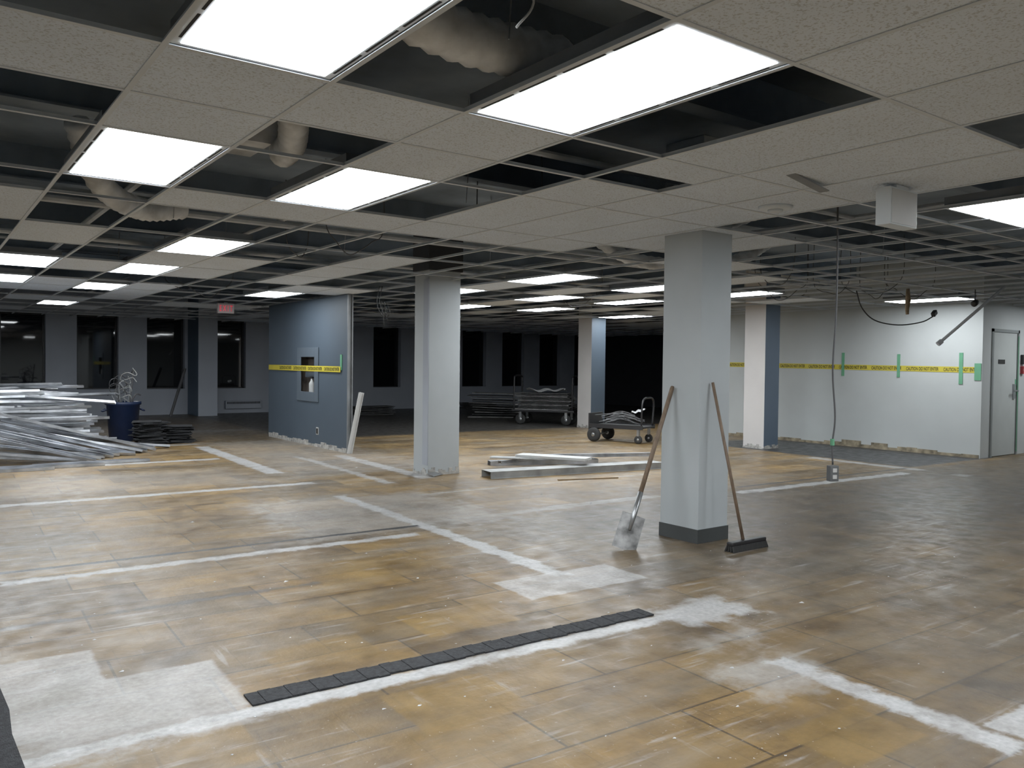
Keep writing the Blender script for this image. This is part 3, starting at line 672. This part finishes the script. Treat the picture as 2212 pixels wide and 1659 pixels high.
# ------------------------------------------------------------------ carts
def wheel(t,loc,r,w,name='wheel'):
    m=Matrix.Translation(loc)@Matrix.Rotation(math.pi/2,4,'X')
    o=MB().lathe([(r*.55,-w/2),(r*.85,-w/2),(r,-w*.25),(r,w*.25),(r*.85,w/2),(r*.55,w/2)],20,m).build(name,'rubber',t,True)
    MB().lathe([(.012,-w*.6),(r*.5,-w*.35),(r*.52,w*.35),(.012,w*.6)],14,m).build('hub','steel',o,True)
p=(fl(1222,917)+fl(1138,915))/2; rz=math.atan2(-.8,.6)
t=thing('flatbed_cart','black flatbed cart with hoop handles loaded with boards','cart',(p.x,p.y,0),rz)
MB().bb(-.75,.75,-.38,.38,.30,.35).build('deck','black',t,bev=.01)
for s in (-1,1):
    MB().tube(spline([(s*.7,-.34,.34),(s*.7,-.34,1.0),(s*.7,-.26,1.13),(s*.7,.26,1.13),(s*.7,.34,1.0),(s*.7,.34,.34)],6),.02,8).build('handle','black',t,True)
    for q in (-1,1):
        MB().bb(s*.55-.03,s*.55+.03,q*.3-.03,q*.3+.03,.16,.30).build('caster_fork','steel',t); wheel(t,(s*.55,q*.3,.125),.125,.05)
R=Matrix.Rotation(rz,3,'Z'); shs=[]
for i in range(12):
    if i<2: o=MB().bb(-.64,.64,-.30,.30,0,.012).build('board_sheet',['offwhite','greyboard'][i]); shs.append(o)
    else: o=shs[1 if i%3 else 0].copy(); C.objects.link(o)
    off=R@Vector((random.uniform(-.06,.04),random.uniform(-.03,.03),0)); o.location=(p.x+off.x,p.y+off.y,.352+i*.034); o.rotation_euler=(0,0,rz+random.uniform(-.06,.06)); tag(o,'old flat board stacked on the loaded flatbed cart','board','boards stacked on the flatbed cart')
def crumple(name,label,loc,rot,lx,ly,h):
    mb=MB(); bm=mb.bm; nx,ny=12,7
    gr=[[bm.verts.new((-lx/2+lx*i/nx,-ly/2+ly*j/ny,h*(.5+.4*math.sin(i*1.1+j*.4)+.35*math.cos(j*1.3+i*.5)))) for j in range(ny+1)] for i in range(nx+1)]
    for i in range(nx):
        for j in range(ny): bm.faces.new((gr[i][j],gr[i+1][j],gr[i+1][j+1],gr[i][j+1]))
    o=mb.build(name,'paper',None,True); o.location=loc; o.rotation_euler=rot; return tag(o,label,'sheet')
crumple('crumpled_sheet','crumpled white sheet on top of the loaded flatbed cart',(p.x,p.y,.765),(0,0,rz),.9,.45,.08)
c=fl(1112,905); fb=[]
for i in range(11):
    if i<2: o=MB().bb(-.6,.6,-.25,.25,0,.014).build('floor_board',['offwhite','greyboard'][i]); fb.append(o)
    else: o=fb[i%2].copy(); C.objects.link(o)
    o.location=(c.x+random.uniform(-.12,.12),c.y+.9+random.uniform(-.08,.08),.001+i*.062); o.rotation_euler=(random.uniform(-.02,.02),random.uniform(-.02,.02),-.9+random.uniform(-.25,.25)); tag(o,'grey board piled on the floor left of the loaded cart','board','boards piled left of the flatbed cart')
for q,(px,py,nn) in enumerate(((800,895,8),(1035,880,6))):
    c=fl(px,py)
    for i in range(nn):
        o=fb[1].copy(); C.objects.link(o); o.location=(c.x+random.uniform(-.05,.05),c.y+random.uniform(-.05,.05),.001+i*.03); o.rotation_euler=(0,0,random.uniform(-.15,.15))
        tag(o,'grey board in the dim pile just right of the partition' if q==0 else 'grey board in the dim pile right of the bare middle column','board','boards in the dim far pile %s'%('by the partition' if q==0 else 'by the middle column'))
A=fl(1298,951); B=fl(1390,957); p=(A+B)/2; d=B-A; rz=math.atan2(d.y,d.x); Lc=d.length
t=thing('hand_trolley','low black trolley with fat wheels carrying wire scrap left of the nearest column','trolley',(p.x,p.y,0),rz)
MB().bb(-Lc/2-.1,Lc/2+.1,-.28,.28,.275,.305).bb(-Lc/2-.1,Lc/2+.1,-.29,-.27,.255,.33).bb(-Lc/2-.1,Lc/2+.1,.27,.29,.255,.33).build('deck','black',t)
for s in (-1,1):
    wheel(t,(-Lc/2,s*.3+.0,.13),.13,.08); wheel(t,(Lc/2,s*.24,.075),.075,.045,'caster')
    MB().bb(Lc/2-.02,Lc/2+.02,s*.24-.03,s*.24+.03,.14,.275).build('caster_fork','steel',t)
MB().tube([(-Lc/2,-.34,.13),(-Lc/2,.34,.13)],.015,8).build('axle','steel',t)
MB().bb(-Lc/2-.13,-Lc/2-.1,-.27,.27,.2,.52).build('end_panel','black',t)
MB().tube(spline([(Lc/2+.06,-.25,.3),(Lc/2+.08,-.25,.75),(Lc/2+.08,0,.82),(Lc/2+.08,.25,.75),(Lc/2+.06,.25,.3)],6),.017,8).build('handle','black',t,True)
R=Matrix.Rotation(rz,3,'Z')
for i in range(18):
    l=random.uniform(.45,.8); a=random.uniform(-.6,.6); z=.335+.009*i; c=Vector((random.uniform(-.1,.1),random.uniform(-.15,.15),z)); dv=Vector((math.cos(a),math.sin(a),random.uniform(-.05,.05)))*l/2; bend=Vector((0,0,random.uniform(.02,.10)))
    pts=[p+R@(c-dv),p+R@(c+bend),p+R@(c+dv)]
    o=MB().tube(spline(pts,4),.007,6).build('scrap_rod','edge' if i%3==0 else 'cord'); tag(o,'bent rod or wire in the scrap on the small trolley','scrap','scrap on the small trolley')
crumple('crumpled_sheet','small white sheet on the scrap of the small trolley',p+R@Vector((.30,.05,.56)),(.25,-.2,rz),.26,.14,.03)
# ------------------------------------------------------------------ hanging things at right
p=dep(2030,740,9.6); q=dep(2172,618,9.6); t=thing('hanging_rod','grey metal rod hanging slantwise from the ceiling before the taped wall','rod',p)
dr=(q-p).normalized(); MB().tube([(0,0,0),q-p],.018,10).build('rod','rodgrey',t,True); MB().tube([dr*-.03,dr*.03],.03,10).build('end_fitting','rodgrey',t)
Z=10.5; b=dep(1855,640,Z); t=thing('black_cable','black cable looping down from the ceiling with a plug end','cable',b)
MB().tube([v-b for v in spline([dep(x,y,Z) for x,y in ((1850,628),(1862,665),(1890,692),(1940,702),(1990,696),(2015,684))],6)],.008,7).build('cord','black',t,True)
c=dep(2018,677,Z)-b; MB().box(c,(.09,.05,.06),Matrix.Rotation(-.6,3,'Y')).build('plug','black',t,bev=.01)
p=dep(1961,632,Z); o=MB().tube([(0,0,.05),(.01,0,-.1),(-.01,0,-.2),(.0,0,-.28)],[.02,.035,.025,.02],9).build('foam_piece','foam',None,True); o.location=p; tag(o,'brown lump of foam hanging from the ceiling at right','foam')
p=dep(2106,655,10.8); t=thing('spot_lamp','small black lamp head under the ceiling near the slanted rod','lamp',p); MB().lathe([(.02,-.04),(.042,-.03),(.038,.04),(.015,.05)],16,Matrix.Rotation(1.2,4,'Y')).build('head','black',t,True); MB().tube([(0,0,.03),(0,0,CZ-p.z)],.006,6).build('stem','black',t)
b=dep(822,630,11.2); t=thing('hanging_wire','tangled dark wires hanging from the ceiling right of the partition','wire',b)
for seed in (0,1): MB().tube([v-b for v in spline([dep(820+x+seed*6,y,11.2) for x,y in ((0,618),(-6,655),(8,685),(16,672),(4,650),(10,705-seed*12))],6)],.004,6).build('strand','black',t,True)
o=MB().tube(spline([(1.52,1.95,2.75),(1.50,1.98,2.6),(1.54,2.0,2.5),(1.49,2.02,2.42)],6),.004,6).build('white_wire','white'); tag(o,'short white wire hanging from the open bay at the top edge','wire')
# ------------------------------------------------------------------ world
w=bpy.data.worlds.new('night'); bpy.context.scene.world=w; w.use_nodes=True
w.node_tree.nodes['Background'].inputs[0].default_value=(.02,.025,.035,1); w.node_tree.nodes['Background'].inputs[1].default_value=.3
vs=bpy.context.scene.view_settings; vs.view_transform='Standard'; vs.gamma=1.15
